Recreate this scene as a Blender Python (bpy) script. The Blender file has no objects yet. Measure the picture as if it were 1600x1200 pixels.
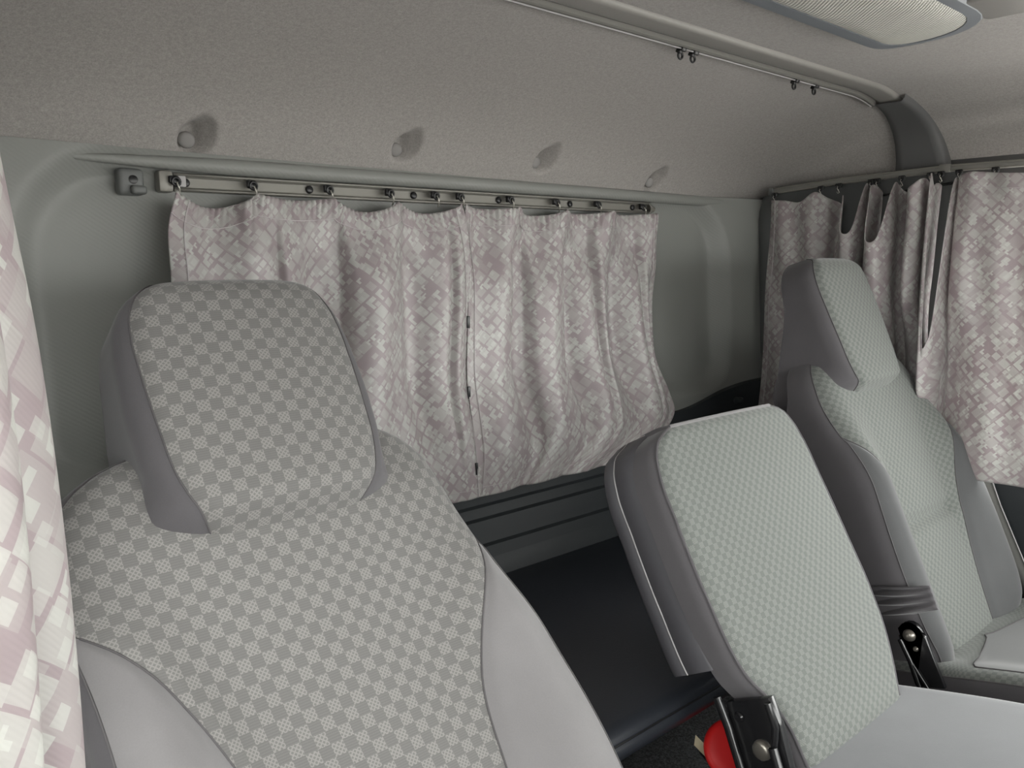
import bpy, bmesh, math, random
import numpy as np
from mathutils import Vector, Matrix
PI = math.pi
random.seed(4)
C = bpy.context.scene.collection
SC = bpy.context.scene

# ------------------------------------------------------------------ camera
FPX, PITCH, YAW = 1240.0, math.radians(8.9), math.radians(40.9)
fw = np.array([math.sin(YAW)*math.cos(PITCH), math.cos(YAW)*math.cos(PITCH), -math.sin(PITCH)])
rt = np.array([math.cos(YAW), -math.sin(YAW), 0.0])
upv = np.cross(rt, fw)
cam = bpy.data.objects.new('camera', bpy.data.cameras.new('camera'))
C.objects.link(cam)
cam.matrix_world = Matrix(((rt[0], upv[0], -fw[0], 0), (rt[1], upv[1], -fw[1], 0), (rt[2], upv[2], -fw[2], 0), (0, 0, 0, 1)))
cam.data.sensor_width = 36; cam.data.lens = 36*FPX/1600; cam.data.clip_start = 0.01
SC.camera = cam

# ------------------------------------------------------------------ world, light, exposure
W = bpy.data.worlds.new('overcast_sky'); SC.world = W; W.use_nodes = True
bg = W.node_tree.nodes['Background']
bg.inputs['Color'].default_value = (0.985, 1.0, 0.965, 1); bg.inputs['Strength'].default_value = 2.6
SC.view_settings.view_transform = 'Standard'; SC.view_settings.look = 'None'
SC.view_settings.gamma = 1.0; SC.view_settings.use_curve_mapping = False
SC.view_settings.exposure = 1.9
def portal(name, loc, rot, sx, sy):
    l = bpy.data.lights.new(name, 'AREA'); l.shape = 'RECTANGLE'; l.size = sx; l.size_y = sy
    l.cycles.is_portal = True
    o = bpy.data.objects.new(name, l); C.objects.link(o); o.location = loc; o.rotation_euler = rot
portal('windscreen_daylight_portal', (0.93, -0.86, -0.18), (PI/2, 0, 0), 1.8, 0.6)
portal('driver_window_portal', (-.07, .22, -.145), (0, -PI/2, 0), .52, .8)
portal('passenger_window_portal', (1.93, -0.03, -0.13), (0, PI/2, 0), 0.52, 1.4)

sun = bpy.data.objects.new('sun', bpy.data.lights.new('sun', 'SUN')); C.objects.link(sun)
sun.data.energy = 3.0; sun.data.angle = .03; sun.data.color = (1, .97, .93); sun.rotation_euler = (math.radians(-38), math.radians(6), 0)   # added high behind the cab: lights the ground outside for bounce

# ------------------------------------------------------------------ node materials
class NT:
    def __init__(s, name):
        s.m = bpy.data.materials.new(name); s.m.use_nodes = True
        s.t = s.m.node_tree; s.b = s.t.nodes['Principled BSDF']
    def n(s, typ, **kw):
        x = s.t.nodes.new(typ)
        for k, v in kw.items(): setattr(x, k, v)
        return x
    def lk(s, a, b): s.t.links.new(a, b)
    def sock(s, node, i, v):
        if isinstance(v, bpy.types.NodeSocket): s.lk(v, node.inputs[i])
        elif v is not None: node.inputs[i].default_value = v
    def math(s, op, a, b=None, c=None):
        x = s.n('ShaderNodeMath', operation=op)
        for i, v in enumerate((a, b, c)): s.sock(x, i, v)
        return x.outputs[0]
    def mix(s, f, a, b):
        x = s.n('ShaderNodeMix', data_type='RGBA')
        s.sock(x, 0, f)
        for i, v in ((6, a), (7, b)):
            if isinstance(v, (tuple, list)): v = (*v[:3], 1)
            s.sock(x, i, v)
        return x.outputs[2]
    def uv(s): return s.n('ShaderNodeUVMap').outputs[0]
    def obj(s): return s.n('ShaderNodeTexCoord').outputs['Object']
    def mapping(s, vec, scale=(1, 1, 1), rot=(0, 0, 0), loc=(0, 0, 0)):
        x = s.n('ShaderNodeMapping'); s.lk(vec, x.inputs[0])
        x.inputs['Scale'].default_value = scale; x.inputs['Rotation'].default_value = rot; x.inputs['Location'].default_value = loc
        return x.outputs[0]
    def noise(s, vec, scale, detail=2, rough=.5):
        x = s.n('ShaderNodeTexNoise'); s.lk(vec, x.inputs['Vector'])
        x.inputs['Scale'].default_value = scale; x.inputs['Detail'].default_value = detail; x.inputs['Roughness'].default_value = rough
        return x.outputs['Fac']
    def sep(s, v):
        x = s.n('ShaderNodeSeparateXYZ'); s.lk(v, x.inputs[0]); return x.outputs
    def bump(s, h, strength, dist):
        x = s.n('ShaderNodeBump'); s.lk(h, x.inputs['Height'])
        x.inputs['Strength'].default_value = strength; x.inputs['Distance'].default_value = dist
        s.lk(x.outputs[0], s.b.inputs['Normal'])
    def color(s, c):
        if isinstance(c, tuple): s.b.inputs['Base Color'].default_value = (*c[:3], 1)
        else: s.lk(c, s.b.inputs['Base Color'])
    def set(s, **kw):
        for k, v in kw.items(): s.b.inputs[k.replace('_', ' ')].default_value = v
        return s.m

def plain(name, col, rough=.5, metal=0., spec=.5, nscale=0, namp=.0, bump=0.):
    a = NT(name)
    if nscale:
        f = a.noise(a.obj(), nscale, 3, .6)
        a.color(a.mix(f, tuple(x*(1-namp) for x in col), tuple(x*(1+namp) for x in col)))
        if bump: a.bump(f, bump, .002)
    else: a.color(col)
    return a.set(Roughness=rough, Metallic=metal, Specular_IOR_Level=spec)

def felt(name, col):                      # headliner needle felt
    a = NT(name); o = a.obj()
    f1 = a.noise(o, 520, 4, .75); f2 = a.noise(o, 210, 3, .6)
    f = a.math('ADD', a.math('MULTIPLY', f1, .65), a.math('MULTIPLY', f2, .35))
    r = a.n('ShaderNodeMapRange'); a.lk(f, r.inputs[0]); r.inputs[1].default_value = .35; r.inputs[2].default_value = .65
    a.color(a.mix(r.outputs[0], tuple(x*.78 for x in col), tuple(x*1.22 for x in col)))
    a.bump(f, .3, .0012)
    return a.set(Roughness=1., Specular_IOR_Level=.1, Sheen_Weight=.1)

def velvet(name, col, sheen=.35):
    a = NT(name); o = a.obj()
    f = a.noise(o, 700, 2, .6); g = a.noise(o, 14, 3, .55)
    c = a.mix(a.math('ADD', a.math('MULTIPLY', f, .4), a.math('MULTIPLY', g, .6)), tuple(x*.82 for x in col), tuple(x*1.18 for x in col))
    a.color(c); a.bump(f, .15, .0006)
    return a.set(Roughness=.9, Specular_IOR_Level=.15, Sheen_Weight=sheen, Sheen_Roughness=.45)

def vinyl(name, col, rough=.5, lines=True, spec=.4):
    a = NT(name); o = a.obj()
    v = a.mapping(o, rot=(0, math.radians(55), 0))
    x = a.sep(v)[0]
    l = a.math('SINE', a.math('MULTIPLY', x, 2*PI/.0052))
    nz = a.noise(o, 260, 2, .6)
    h = a.math('ADD', a.math('MULTIPLY', l, .35 if lines else 0.), nz)
    gz = a.noise(o, 3, 2, .5)
    a.color(a.mix(gz, tuple(c*.95 for c in col), tuple(c*1.05 for c in col)))
    a.bump(h, .22, .0008)
    return a.set(Roughness=rough, Specular_IOR_Level=spec)

def checks(name, dark, light, size, sheen=.25, thread=.8):
    a = NT(name); u = a.uv(); x, y, _ = a.sep(u)
    cx = a.math('FLOOR', a.math('DIVIDE', x, size)); cy = a.math('FLOOR', a.math('DIVIDE', y, size))
    par = a.math('ABSOLUTE', a.math('MODULO', a.math('ADD', cx, cy), 2))
    # light squares: little cross-hatched stars; dark squares: fine ribs
    r = a.mapping(u, rot=(0, 0, math.radians(45))); rx, ry, _ = a.sep(r)
    k = 2*PI/(size/3.8)
    lat = a.math('MAXIMUM', a.math('SINE', a.math('MULTIPLY', rx, k)), a.math('SINE', a.math('MULTIPLY', ry, k)))
    hatch = a.math('GREATER_THAN', lat, .45)
    ribs = a.math('GREATER_THAN', a.math('SINE', a.math('MULTIPLY', y, 2*PI/(size/5))), .25)
    fine = a.noise(a.mapping(u, scale=(1, 1, 1)), 900, 2, .6)
    mid = tuple(d*.55+l*.45 for d, l in zip(dark, light))
    lc = a.mix(hatch, tuple(l*(1-thread)+d*thread for d, l in zip(dark, light)), light)
    dc = a.mix(a.math('MULTIPLY', ribs, .35), dark, mid)
    c = a.mix(par, dc, lc)
    c2 = a.mix(a.math('MULTIPLY', fine, .35), c, tuple(d*.7 for d in dark))
    a.color(c2)
    a.bump(a.math('ADD', a.math('MULTIPLY', a.math('MULTIPLY', par, hatch), .6), fine), .3, .0009)
    return a.set(Roughness=.85, Specular_IOR_Level=.2, Sheen_Weight=sheen, Sheen_Roughness=.4)

def curtain_cloth(name, base, light, seed=0.0):
    a = NT(name); u = a.uv()
    col = None
    def layer(s, sd, keep, ang):
        v = a.mapping(u, rot=(0, 0, math.radians(ang)), scale=(1/s, 1/s, 1), loc=(sd, sd*1.7, 0))
        fl = a.n('ShaderNodeVectorMath', operation='FLOOR'); a.lk(v, fl.inputs[0])
        fr = a.n('ShaderNodeVectorMath', operation='FRACTION'); a.lk(v, fr.inputs[0])
        wn = a.n('ShaderNodeTexWhiteNoise', noise_dimensions='3D'); a.lk(fl.outputs[0], wn.inputs['Vector'])
        r, g, b = a.sep(wn.outputs['Color']); val = wn.outputs['Value']
        fx, fy, _ = a.sep(fr.outputs[0])
        fx = a.math('SUBTRACT', fx, .5); fy = a.math('SUBTRACT', fy, .5)
        ix = a.math('LESS_THAN', a.math('ABSOLUTE', fx), a.math('MULTIPLY_ADD', r, .20, .30))
        iy = a.math('LESS_THAN', a.math('ABSOLUTE', fy), a.math('MULTIPLY_ADD', g, .22, .27))
        cut = a.math('MULTIPLY', a.math('GREATER_THAN', fx, -.08), a.math('MULTIPLY', a.math('GREATER_THAN', fy, -.04), a.math('GREATER_THAN', b, .78)))
        m = a.math('MULTIPLY', a.math('MULTIPLY', ix, iy), a.math('SUBTRACT', 1, cut))
        m = a.math('MULTIPLY', m, a.math('LESS_THAN', val, keep))
        return m, b
    m1, b1 = layer(.0205, seed+3.3, .86, 42)
    m2, b2 = layer(.0112, seed+8.1, .35, 42)
    m3, b3 = layer(.031, seed+1.7, .7, 42)
    blotch = a.noise(a.mapping(u, scale=(1, 1, 1)), 30, 2, .5)
    c = a.mix(blotch, tuple(x*.9 for x in base), tuple(x*1.1 for x in base))
    midc = tuple(.6*p+.4*q for p, q in zip(base, light))
    c = a.mix(a.math('MULTIPLY', m3, .75), c, midc)
    c = a.mix(a.math('MULTIPLY', m1, a.math('MULTIPLY_ADD', b1, .75, .2)), c, light)
    c = a.mix(a.math('MULTIPLY', m2, a.math('MULTIPLY_ADD', b2, .5, .5)), c, tuple(x*1.06 for x in light))
    a.color(c)
    x = a.sep(a.mapping(u, rot=(0, 0, math.radians(-40))))[0]
    tw = a.math('SINE', a.math('MULTIPLY', x, 2*PI/.0021))
    h = a.math('ADD', a.math('MULTIPLY', tw, .5), a.math('MULTIPLY', a.math('MAXIMUM', m1, m2), .5))
    a.bump(h, .16, .0006)
    a.set(Roughness=.38, Specular_IOR_Level=.5, Sheen_Weight=.1)
    tr = a.n('ShaderNodeBsdfTranslucent'); a.lk(c, tr.inputs['Color'])       # thin cloth: daylight glows through it
    mx = a.n('ShaderNodeMixShader'); mx.inputs[0].default_value = .30
    a.lk(a.b.outputs[0], mx.inputs[1]); a.lk(tr.outputs[0], mx.inputs[2]); a.lk(mx.outputs[0], a.t.nodes['Material Output'].inputs['Surface'])
    return a.m

def ribbed_lens(name, col):
    a = NT(name); o = a.obj(); x, y, _ = a.sep(o)
    k = 2*PI/.0065
    h = a.math('MULTIPLY', a.math('SINE', a.math('MULTIPLY', x, k)), a.math('SINE', a.math('MULTIPLY', y, k)))
    f = a.math('MULTIPLY_ADD', h, .5, .5)
    cl = a.noise(a.mapping(o, scale=(9, 2.5, 1)), 1.0, 2, .5)
    cc = a.mix(cl, tuple(c*.75 for c in col), tuple(c*1.3 for c in col))
    a.color(a.mix(f, a.mix(.45, cc, (.12, .11, .09)), cc)); a.bump(h, .5, .002)
    return a.set(Roughness=.35, Specular_IOR_Level=.5)

def carpet(name, col):
    a = NT(name); o = a.obj(); f = a.noise(o, 330, 4, .8)
    r = a.n('ShaderNodeMapRange'); a.lk(f, r.inputs[0]); r.inputs[1].default_value = .4; r.inputs[2].default_value = .65
    a.color(a.mix(r.outputs[0], tuple(c*.4 for c in col), tuple(c*1.7 for c in col))); a.bump(f, .8, .004)
    return a.set(Roughness=1., Specular_IOR_Level=.1)

M = dict(
    felt=felt('headliner_felt', (.33, .312, .298)),
    wall=vinyl('grey_vinyl_wall', (.23, .234, .222), .5),
    mould=vinyl('grey_moulding', (.13, .135, .132), .45, False),
    trim=vinyl('dark_grey_plastic', (.030, .034, .037), .5, False),
    pillar=vinyl('pillar_plastic', (.10, .104, .104), .42, False),
    beam=vinyl('beam_plastic', (.26, .25, .235), .45, False),
    cover=vinyl('cover_plastic', (.105, .105, .105), .55, False),
    velvet=velvet('grey_velvet', (.185, .178, .181)),
    velvet_shaded=velvet('shaded_grey_velvet', (.092, .087, .093), .25),  # darker copy of the grey velvet; side-face shade is partly in the colour
    velvet_mid=velvet('mid_grey_velvet', (.095, .096, .099), .4),
    velvet_cool=velvet('cool_grey_velvet', (.215, .22, .236)),
    chk=checks('large_check_fabric', (.142, .138, .135), (.252, .244, .234), .0124),
    chk2=checks('small_check_fabric', (.130, .139, .131), (.210, .220, .206), .0078, .3),
    cloth=curtain_cloth('mauve_curtain_cloth', (.40, .34, .352), (.56, .564, .537)),
    cloth_b=curtain_cloth('mauve_curtain_cloth_b', (.40, .34, .352), (.56, .564, .537), 40.),
    thread=plain('white_thread', (.5, .46, .47), .8),
    piping=plain('dark_seam_piping', (.085, .08, .083), .8),
    pipe_lt=plain('pale_piping', (.38, .37, .37), .6),
    alu=plain('anodised_aluminium', (.23, .222, .20), .45, .25),
    alu_dk=plain('rail_channel', (.20, .195, .18), .5, .2),
    black=plain('black_plastic', (.012, .012, .013), .35),
    blackmetal=plain('black_painted_steel', (.010, .010, .011), .22, 0, .6),
    bolt=plain('zinc_bolt', (.28, .26, .23), .35, .8),
    wire=plain('pale_wire', (.55, .53, .48), .3, .6),
    bench=vinyl('black_blue_vinyl', (.022, .025, .032), .42, False, .5),
    shell=vinyl('shell_plastic', (.078, .076, .084), .55, False),
    red=plain('red_plastic', (.50, .012, .012), .5, 0, .3),
    cream=plain('cream_card', (.62, .55, .38), .7, 0, .3, 60, .15),
    carpet=carpet('dark_carpet', (.075, .076, .078)),
    lens=ribbed_lens('ribbed_lens', (.66, .65, .60)),
    lampframe=plain('blue_grey_lamp_frame', (.19, .205, .225), .45),
    headplastic=plain('headliner_cap_plastic', (.23, .22, .215), .6),
    pale_bounce_ground=plain('pale_bounce_ground', (.42, .41, .40), .95, 0, .2, 40, .3),  # unseen ground, kept pale to bounce daylight up to the ceiling
    belt=plain('belt_webbing', (.16, .16, .15), .8),
)

# ------------------------------------------------------------------ mesh helpers
def link(name, me, mat=None, parent=None, smooth=True):
    o = bpy.data.objects.new(name, me); C.objects.link(o)
    if mat is not None: me.materials.append(M[mat] if isinstance(mat, str) else mat)
    if parent is not None: o.parent = parent
    if smooth: me.polygons.foreach_set('use_smooth', [True]*len(me.polygons))
    return o
def tag(o, label=None, cat=None, group=None, kind=None):
    if label: o['label'] = label
    if cat: o['category'] = cat
    if group: o['group'] = group
    if kind: o['kind'] = kind
    return o
def thing(name, label, cat, loc=(0, 0, 0), group=None):
    o = bpy.data.objects.new(name, None); C.objects.link(o); o.location = loc; o.empty_display_size = .05
    return tag(o, label, cat, group)
def local(o, parent):                      # keep world coordinates under a parent Empty placed elsewhere
    if parent is not None: o.matrix_parent_inverse = Matrix.Translation(parent_loc(parent)).inverted()
    return o
def parent_loc(p):
    v = Vector(p.location)
    return v
def grid(name, P, UV=None, mat=None, parent=None, flip=False, smooth=True):
    """P: array (n, m, 3) of world points."""
    n, m = P.shape[:2]
    idx = np.arange(n*m).reshape(n, m)
    q = np.stack([idx[:-1, :-1], idx[1:, :-1], idx[1:, 1:], idx[:-1, 1:]], -1).reshape(-1, 4)
    if flip: q = q[:, ::-1]
    me = bpy.data.meshes.new(name)
    me.from_pydata(P.reshape(-1, 3).tolist(), [], q.tolist())
    if UV is not None:
        l = me.uv_layers.new(name='UVMap')
        uv = UV.reshape(-1, 2)[q.reshape(-1)]
        l.data.foreach_set('uv', uv.astype(np.float32).ravel())
    o = link(name, me, mat, None, smooth)
    if parent is not None: o.parent = parent; local(o, parent)
    return o
def bm_obj(name, bm, mat, parent=None, smooth=True, autos=None):
    me = bpy.data.meshes.new(name); bmesh.ops.recalc_face_normals(bm, faces=bm.faces); bm.to_mesh(me); bm.free()
    o = link(name, me, mat, None, smooth)
    if smooth and autos is not None: me.set_sharp_from_angle(angle=autos)
    if parent is not None: o.parent = parent; local(o, parent)
    return o
def add_box(bm, c, s, bev=0., rot=None, seg=2):
    r = bmesh.ops.create_cube(bm, size=1)
    vs = r['verts']
    bmesh.ops.scale(bm, vec=s, verts=vs)
    if bev:
        es = list({e for v in vs for e in v.link_edges})
        rr = bmesh.ops.bevel(bm, geom=es, offset=bev, segments=seg, affect='EDGES', profile=.5)
        vs = list({v for f in rr['faces'] for v in f.verts} | {v for v in vs if v.is_valid})
    mat = Matrix.Translation(c) @ (rot.to_4x4() if rot is not None else Matrix())
    bmesh.ops.transform(bm, matrix=mat, verts=vs)
def box(name, c, s, mat, parent=None, bev=0., rot=None, seg=2):
    bm = bmesh.new(); add_box(bm, c, s, bev, rot, seg)
    return bm_obj(name, bm, mat, parent, True, math.radians(40))
def add_tube(bm, pts, r, n=8, closed=False, flat=1.0):
    pts = [Vector(p) for p in pts]; N = len(pts); rings = []
    prev = None
    for i, p in enumerate(pts):
        a = pts[(i-1) % N] if (closed or i > 0) else p; b = pts[(i+1) % N] if (closed or i < N-1) else p
        t = (b-a)
        if t.length < 1e-9: t = Vector((0, 0, 1))
        t.normalize()
        ref = prev if prev is not None else (Vector((0, 0, 1)) if abs(t.z) < .9 else Vector((1, 0, 0)))
        x = (ref - t*ref.dot(t))
        if x.length < 1e-6: x = t.orthogonal()
        x.normalize(); y = t.cross(x); prev = x
        rr = r[i] if hasattr(r, '__len__') else r
        rings.append([bm.verts.new(p + (x*math.cos(2*PI*k/n) + y*math.sin(2*PI*k/n)*flat)*rr) for k in range(n)])
    for i in range(N if closed else N-1):
        A, B = rings[i], rings[(i+1) % N]
        for k in range(n): bm.faces.new((A[k], A[(k+1) % n], B[(k+1) % n], B[k]))
    if not closed:
        bm.faces.new(rings[0][::-1]); bm.faces.new(rings[-1])
def tube(name, pts, r, mat, parent=None, n=8, closed=False):
    bm = bmesh.new(); add_tube(bm, pts, r, n, closed)
    return bm_obj(name, bm, mat, parent, True, math.radians(60))
def add_lathe(bm, prof, M4, n=24):         # prof (r, z) revolved about local z, placed by M4
    rings = []
    for r, z in prof:
        if r < 1e-6: rings.append([bm.verts.new(M4 @ Vector((0, 0, z)))])
        else: rings.append([bm.verts.new(M4 @ Vector((r*math.cos(2*PI*k/n), r*math.sin(2*PI*k/n), z))) for k in range(n)])
    for A, B in zip(rings, rings[1:]):
        for k in range(n):
            a = [A[k % len(A)], A[(k+1) % len(A)], B[(k+1) % len(B)], B[k % len(B)]]
            u = []
            for v in a:
                if v not in u: u.append(v)
            if len(u) > 2: bm.faces.new(u)
def axis_mat(loc, z):
    q = Vector(z).to_track_quat('Z', 'Y'); return Matrix.Translation(loc) @ q.to_matrix().to_4x4()
def lathe(name, prof, loc, z, mat, parent=None, n=24):
    bm = bmesh.new(); add_lathe(bm, prof, axis_mat(loc, z), n)
    return bm_obj(name, bm, mat, parent, True, math.radians(50))
def prism(name, pts, ext, mat, parent=None, bev=0.):   # polygon of 3-D points extruded by a vector
    bm = bmesh.new(); vs = [bm.verts.new(p) for p in pts]; f = bm.faces.new(vs)
    r = bmesh.ops.extrude_face_region(bm, geom=[f]); nv = [g for g in r['geom'] if isinstance(g, bmesh.types.BMVert)]
    bmesh.ops.translate(bm, vec=ext, verts=nv)
    if bev: bmesh.ops.bevel(bm, geom=list(bm.edges), offset=bev, segments=2, affect='EDGES', profile=.5)
    return bm_obj(name, bm, mat, parent, True, math.radians(35))
def ss(x): x = np.clip(x, 0, 1); return x*x*(3-2*x)
def curve(tab):                            # smooth (finite-difference Hermite) interpolation
    X = np.array([a for a, b in tab], float); Y = np.array([b for a, b in tab], float)
    d = np.gradient(Y, X)
    def f(x):
        x = np.asarray(x, float); xc = np.clip(x, X[0], X[-1])
        i = np.clip(np.searchsorted(X, xc)-1, 0, len(X)-2); h = X[i+1]-X[i]; t = (xc-X[i])/h
        return (2*t**3-3*t**2+1)*Y[i] + (t**3-2*t**2+t)*h*d[i] + (-2*t**3+3*t**2)*Y[i+1] + (t**3-t**2)*h*d[i+1]
    return f
def uvm(P0, P1): return np.stack([P0, P1], -1)
def thick(o, t, off=0.):
    m = o.modifiers.new('thickness', 'SOLIDIFY'); m.thickness = t; m.offset = off
    return o

# ================================================================== STRUCTURE
# ---- rear wall: vinyl panel with a rounded recess round the window
WY = lambda z: 1.2 + .07*(z - .12)         # the wall leans a little: its foot is nearer
xs = np.linspace(-.02, 1.9, 330); zs = np.linspace(-.44, .15, 130)
X, Z = np.meshgrid(xs, zs, indexing='ij')
bx, bz, hx, hz, rc = .945, -.083, .735, .205, .12
qx = np.abs(X-bx)-(hx-rc); qz = np.abs(Z-bz)-(hz-rc)
rcz = np.where(Z > bz, rc, .055); qx = np.abs(X-bx)-(hx-rcz); qz = np.abs(Z-bz)-(hz-rcz)
sdf = np.hypot(np.maximum(qx, 0), np.maximum(qz, 0)) + np.minimum(np.maximum(qx, qz), 0) - rcz
left = ss((.9-X)/.5)
Y = WY(Z) - .030*ss((sdf+.012)/.05) - .035*ss((X-1.64)/.22)**1.0 - .03*ss((.12-X)/.14)
tag(grid('wall_rear', np.stack([X, Y, Z], -1), None, 'wall'), kind='structure')
# rounded moulding between wall and headliner
bm = bmesh.new()
add_tube(bm, [(x, 1.180 - .03*ss((x-1.66)/.2), .1335 + .006*ss((x-.2)/1.2)) for x in np.linspace(.10, 1.88, 60)], [.0006 + .0115*float(ss((x-.10)/.42)) for x in np.linspace(.10, 1.88, 60)], 12)
tag(bm_obj('trim_1', bm, 'wall'), kind='structure')
# dark ribbed lower panel, stepped bars across the cab
prof = [(-.30, .042), (-.372, .042), (-.40, .044), (-.412, .056), (-.446, .056), (-.4545, .050), (-.456, .032), (-.480, .034), (-.4835, .042), (-.508, .044), (-.5095, .034),
        (-.530, .036), (-.5335, .044), (-.5555, .046), (-.557, .036), (-.586, .042), (-.62, .044)]
pz = []
for (z0, d0), (z1, d1) in zip(prof, prof[1:]):
    k = 2
    for t in np.arange(k)/k: pz.append((z0+(z1-z0)*t, d0+(d1-d0)*t))
pz.append(prof[-1])
xs2 = np.linspace(-.02, 1.9, 120)
Xg = np.repeat(xs2[:, None], len(pz), 1)
Zg = np.repeat(np.array([a for a, b in pz])[None], len(xs2), 0); Dg = np.repeat(np.array([b for a, b in pz])[None], len(xs2), 0)
topz = -.352 + .052*ss((Xg-1.48)/.34)      # its upper edge climbs towards the corner
Zg = np.where(Zg > -.446, -.446 + (Zg+.446)*(topz+.446)/(.146), Zg)
Yg = WY(Zg) - Dg - .038*ss((Xg-1.62)/.22)
o = tag(grid('trim_2', np.stack([Xg, Yg, Zg], -1), None, 'trim'), kind='structure'); o.data.set_sharp_from_angle(angle=math.radians(25))
# top lip of that panel back to the wall
lip = np.stack([np.stack([xs2, WY(topz[:, 0])-d-.038*ss((xs2-1.62)/.22), topz[:, 0]], -1) for d in (.042, .0)], 1)
tag(grid('trim_3', lip, None, 'trim'), kind='structure')

# ---- headliner: rear slope, roof and rolled sides in one felt sheet
arc = [(1.205, .137), (1.19, .140), (1.172, .160), (1.13, .210), (1.06, .262), (.98, .298), (.9, .322), (.82, .336), (.77, .341)]
S = [0.]
for a, b in zip(arc, arc[1:]): S.append(S[-1] + math.hypot(a[0]-b[0], a[1]-b[1]))
ay = curve(list(zip(S, [a for a, b in arc]))); az = curve(list(zip(S, [b for a, b in arc])))
sv = np.concatenate([np.linspace(0, .16, 70), np.linspace(.16, S[-1], 40)[1:]])
Yc = np.concatenate([ay(sv), np.linspace(.75, -.86, 30)]); Zc = np.concatenate([az(sv), .341 - .05*ss((.2-np.linspace(.75, -.86, 30))/1.1)])
ar = np.linspace(0, PI/2*.98, 26)
xr = 1.60+.275*np.sin(ar); kr = np.cos(ar); xl = .36-.33*np.sin(ar[::-1]); kl = np.cos(ar[::-1])
xm = np.linspace(.36, 1.60, 300)[1:-1]
Xc = np.concatenate([xl, xm, xr]); K = np.concatenate([kl, np.ones(len(xm)), kr])
Xg, Yg = np.meshgrid(Xc, Yc, indexing='ij'); Zb = np.repeat(Zc[None], len(Xc), 0); Kg = np.repeat(K[:, None], len(Yc), 1)
Zs = np.interp(Yg, [-.8, .55, .8, 1.2], [.16, .183, .182, .136])
Zg = np.where(Zb > Zs, Zs + (Zb-Zs)*Kg, Zb)
DIMPLES = [(.412, 1.160, .166), (.755, 1.156, .182), (1.071, 1.155, .186), (1.418, 1.158, .170)]
for dx, dy, dz in DIMPLES:                 # thumb-shaped pockets pressed into the felt
    lx = Xg-dx; lz = Zg-dz
    for ox, oz, rx, rz in ((.004, .002, .019, .020), (.016, .006, .019, .024)):
        rr = np.sqrt(((lx-ox)/rx)**2 + ((lz-oz)/rz)**2)
        w = ss((1.25-rr)/.75)*(Yg > 1.0)
        Yg = Yg + .015*w; Zg = Zg + .006*w
tag(grid('ceiling', np.stack([Xg, Yg, Zg], -1), None, 'felt'), kind='structure')

# ---- roof beam with its rolled lower face, ending in a pillar cover
SINK = .333
bxs = np.concatenate([np.linspace(.05, 1.6, 60), 1.60+.262*np.sin(np.linspace(.05, 1.0, 16))])
bzs = np.where(bxs > 1.6, SINK-(.16)*(1-np.sqrt(np.clip(1-((bxs-1.6)/.275)**2, 0, 1))), SINK)
bzs = bzs - .035*ss((.36-bxs)/.33)
P = []
for x, z in zip(bxs, bzs):
    row = [(x, .757, z+.024), (x, .758, z+.012)]
    for a in np.linspace(0, PI/2, 5): row.append((x, .766-.008*math.cos(a), z+.008-.008*math.sin(a)))
    for a in np.linspace(PI/2, 0, 5): row.append((x, .796+.010*math.cos(a), z+.006-.008*math.sin(a)+.002))
    row += [(x, .806, z+.03)]
    P.append(row)
beam_end = 70
tag(grid('trim_4', np.array(P)[:beam_end], None, 'beam'), kind='structure')
# pillar cover sweeping down from the beam to the side rail
pcx = [1.695, 1.745, 1.79, 1.825, 1.845, 1.852]; pcz = [.324, .312, .290, .258, .222, .19]
P = []
for i, (x, z) in enumerate(zip(curve(list(zip(range(6), pcx)))(np.linspace(0, 5, 26)), curve(list(zip(range(6), pcz)))(np.linspace(0, 5, 26)))):
    t = i/25; y0 = .812 + .012*t; y1 = .745 - .035*t
    nx, nz = -math.sin(t*PI/2), -math.cos(t*PI/2)
    off = .006
    row = [(x-.03*nx, y0, z-.03*nz), (x-.002*nx, y0, z-.002*nz), (x+off*nx, y0-.006, z+off*nz)]
    row += [(x+off*nx, y0-.006+(y1-y0+.012)*k/6, z+off*nz) for k in range(1, 6)]
    row += [(x+off*nx, y1+.006, z+off*nz), (x-.002*nx, y1, z-.002*nz), (x-.03*nx, y1, z-.03*nz)]
    P.append(row)
tag(grid('trim_5', np.array(P), None, 'cover'), kind='structure')

# ---- right side: corner pillar trim, wall, door with its window
ZSY = ([-.8, .55, .8, 1.2], [.16, .183, .182, .136])
def pillar_pts():
    rows = []
    for z in np.concatenate([np.linspace(-.62, -.22, 24), np.linspace(-.2, .235, 20)]):
        s = .014*ss((z+.27)/.03)            # jog where the upper part stands out
        y = WY(z) - .075
        top = ss((z-.10)/.06)
        e = .02*top
        row = [(1.842+e, y+.07, z), (1.838-s*.3+e, y+.03, z), (1.826-s+e, y+.016, z), (1.815-s+e, y+.004, z), (1.808-s+e, y-.012, z), (1.806-s+e, y-.035, z), (1.812-s+e, y-.06, z), (1.828-s*.5+e, y-.10, z), (1.846, y-.17, z), (1.862, y-.28, z), (1.868, y-.40, z), (1.868, .68, z)]
        rows.append([(a, b, min(c, float(np.interp(b, *ZSY))+.012)) for a, b, c in row])
    return np.array(rows)
PP = pillar_pts()
tag(grid('wall_right', PP[21:], None, 'pillar'), kind='structure')
tag(grid('trim_6', PP[:22] + np.array([.004, -.002, -.002]), None, 'trim'), kind='structure')
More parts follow.
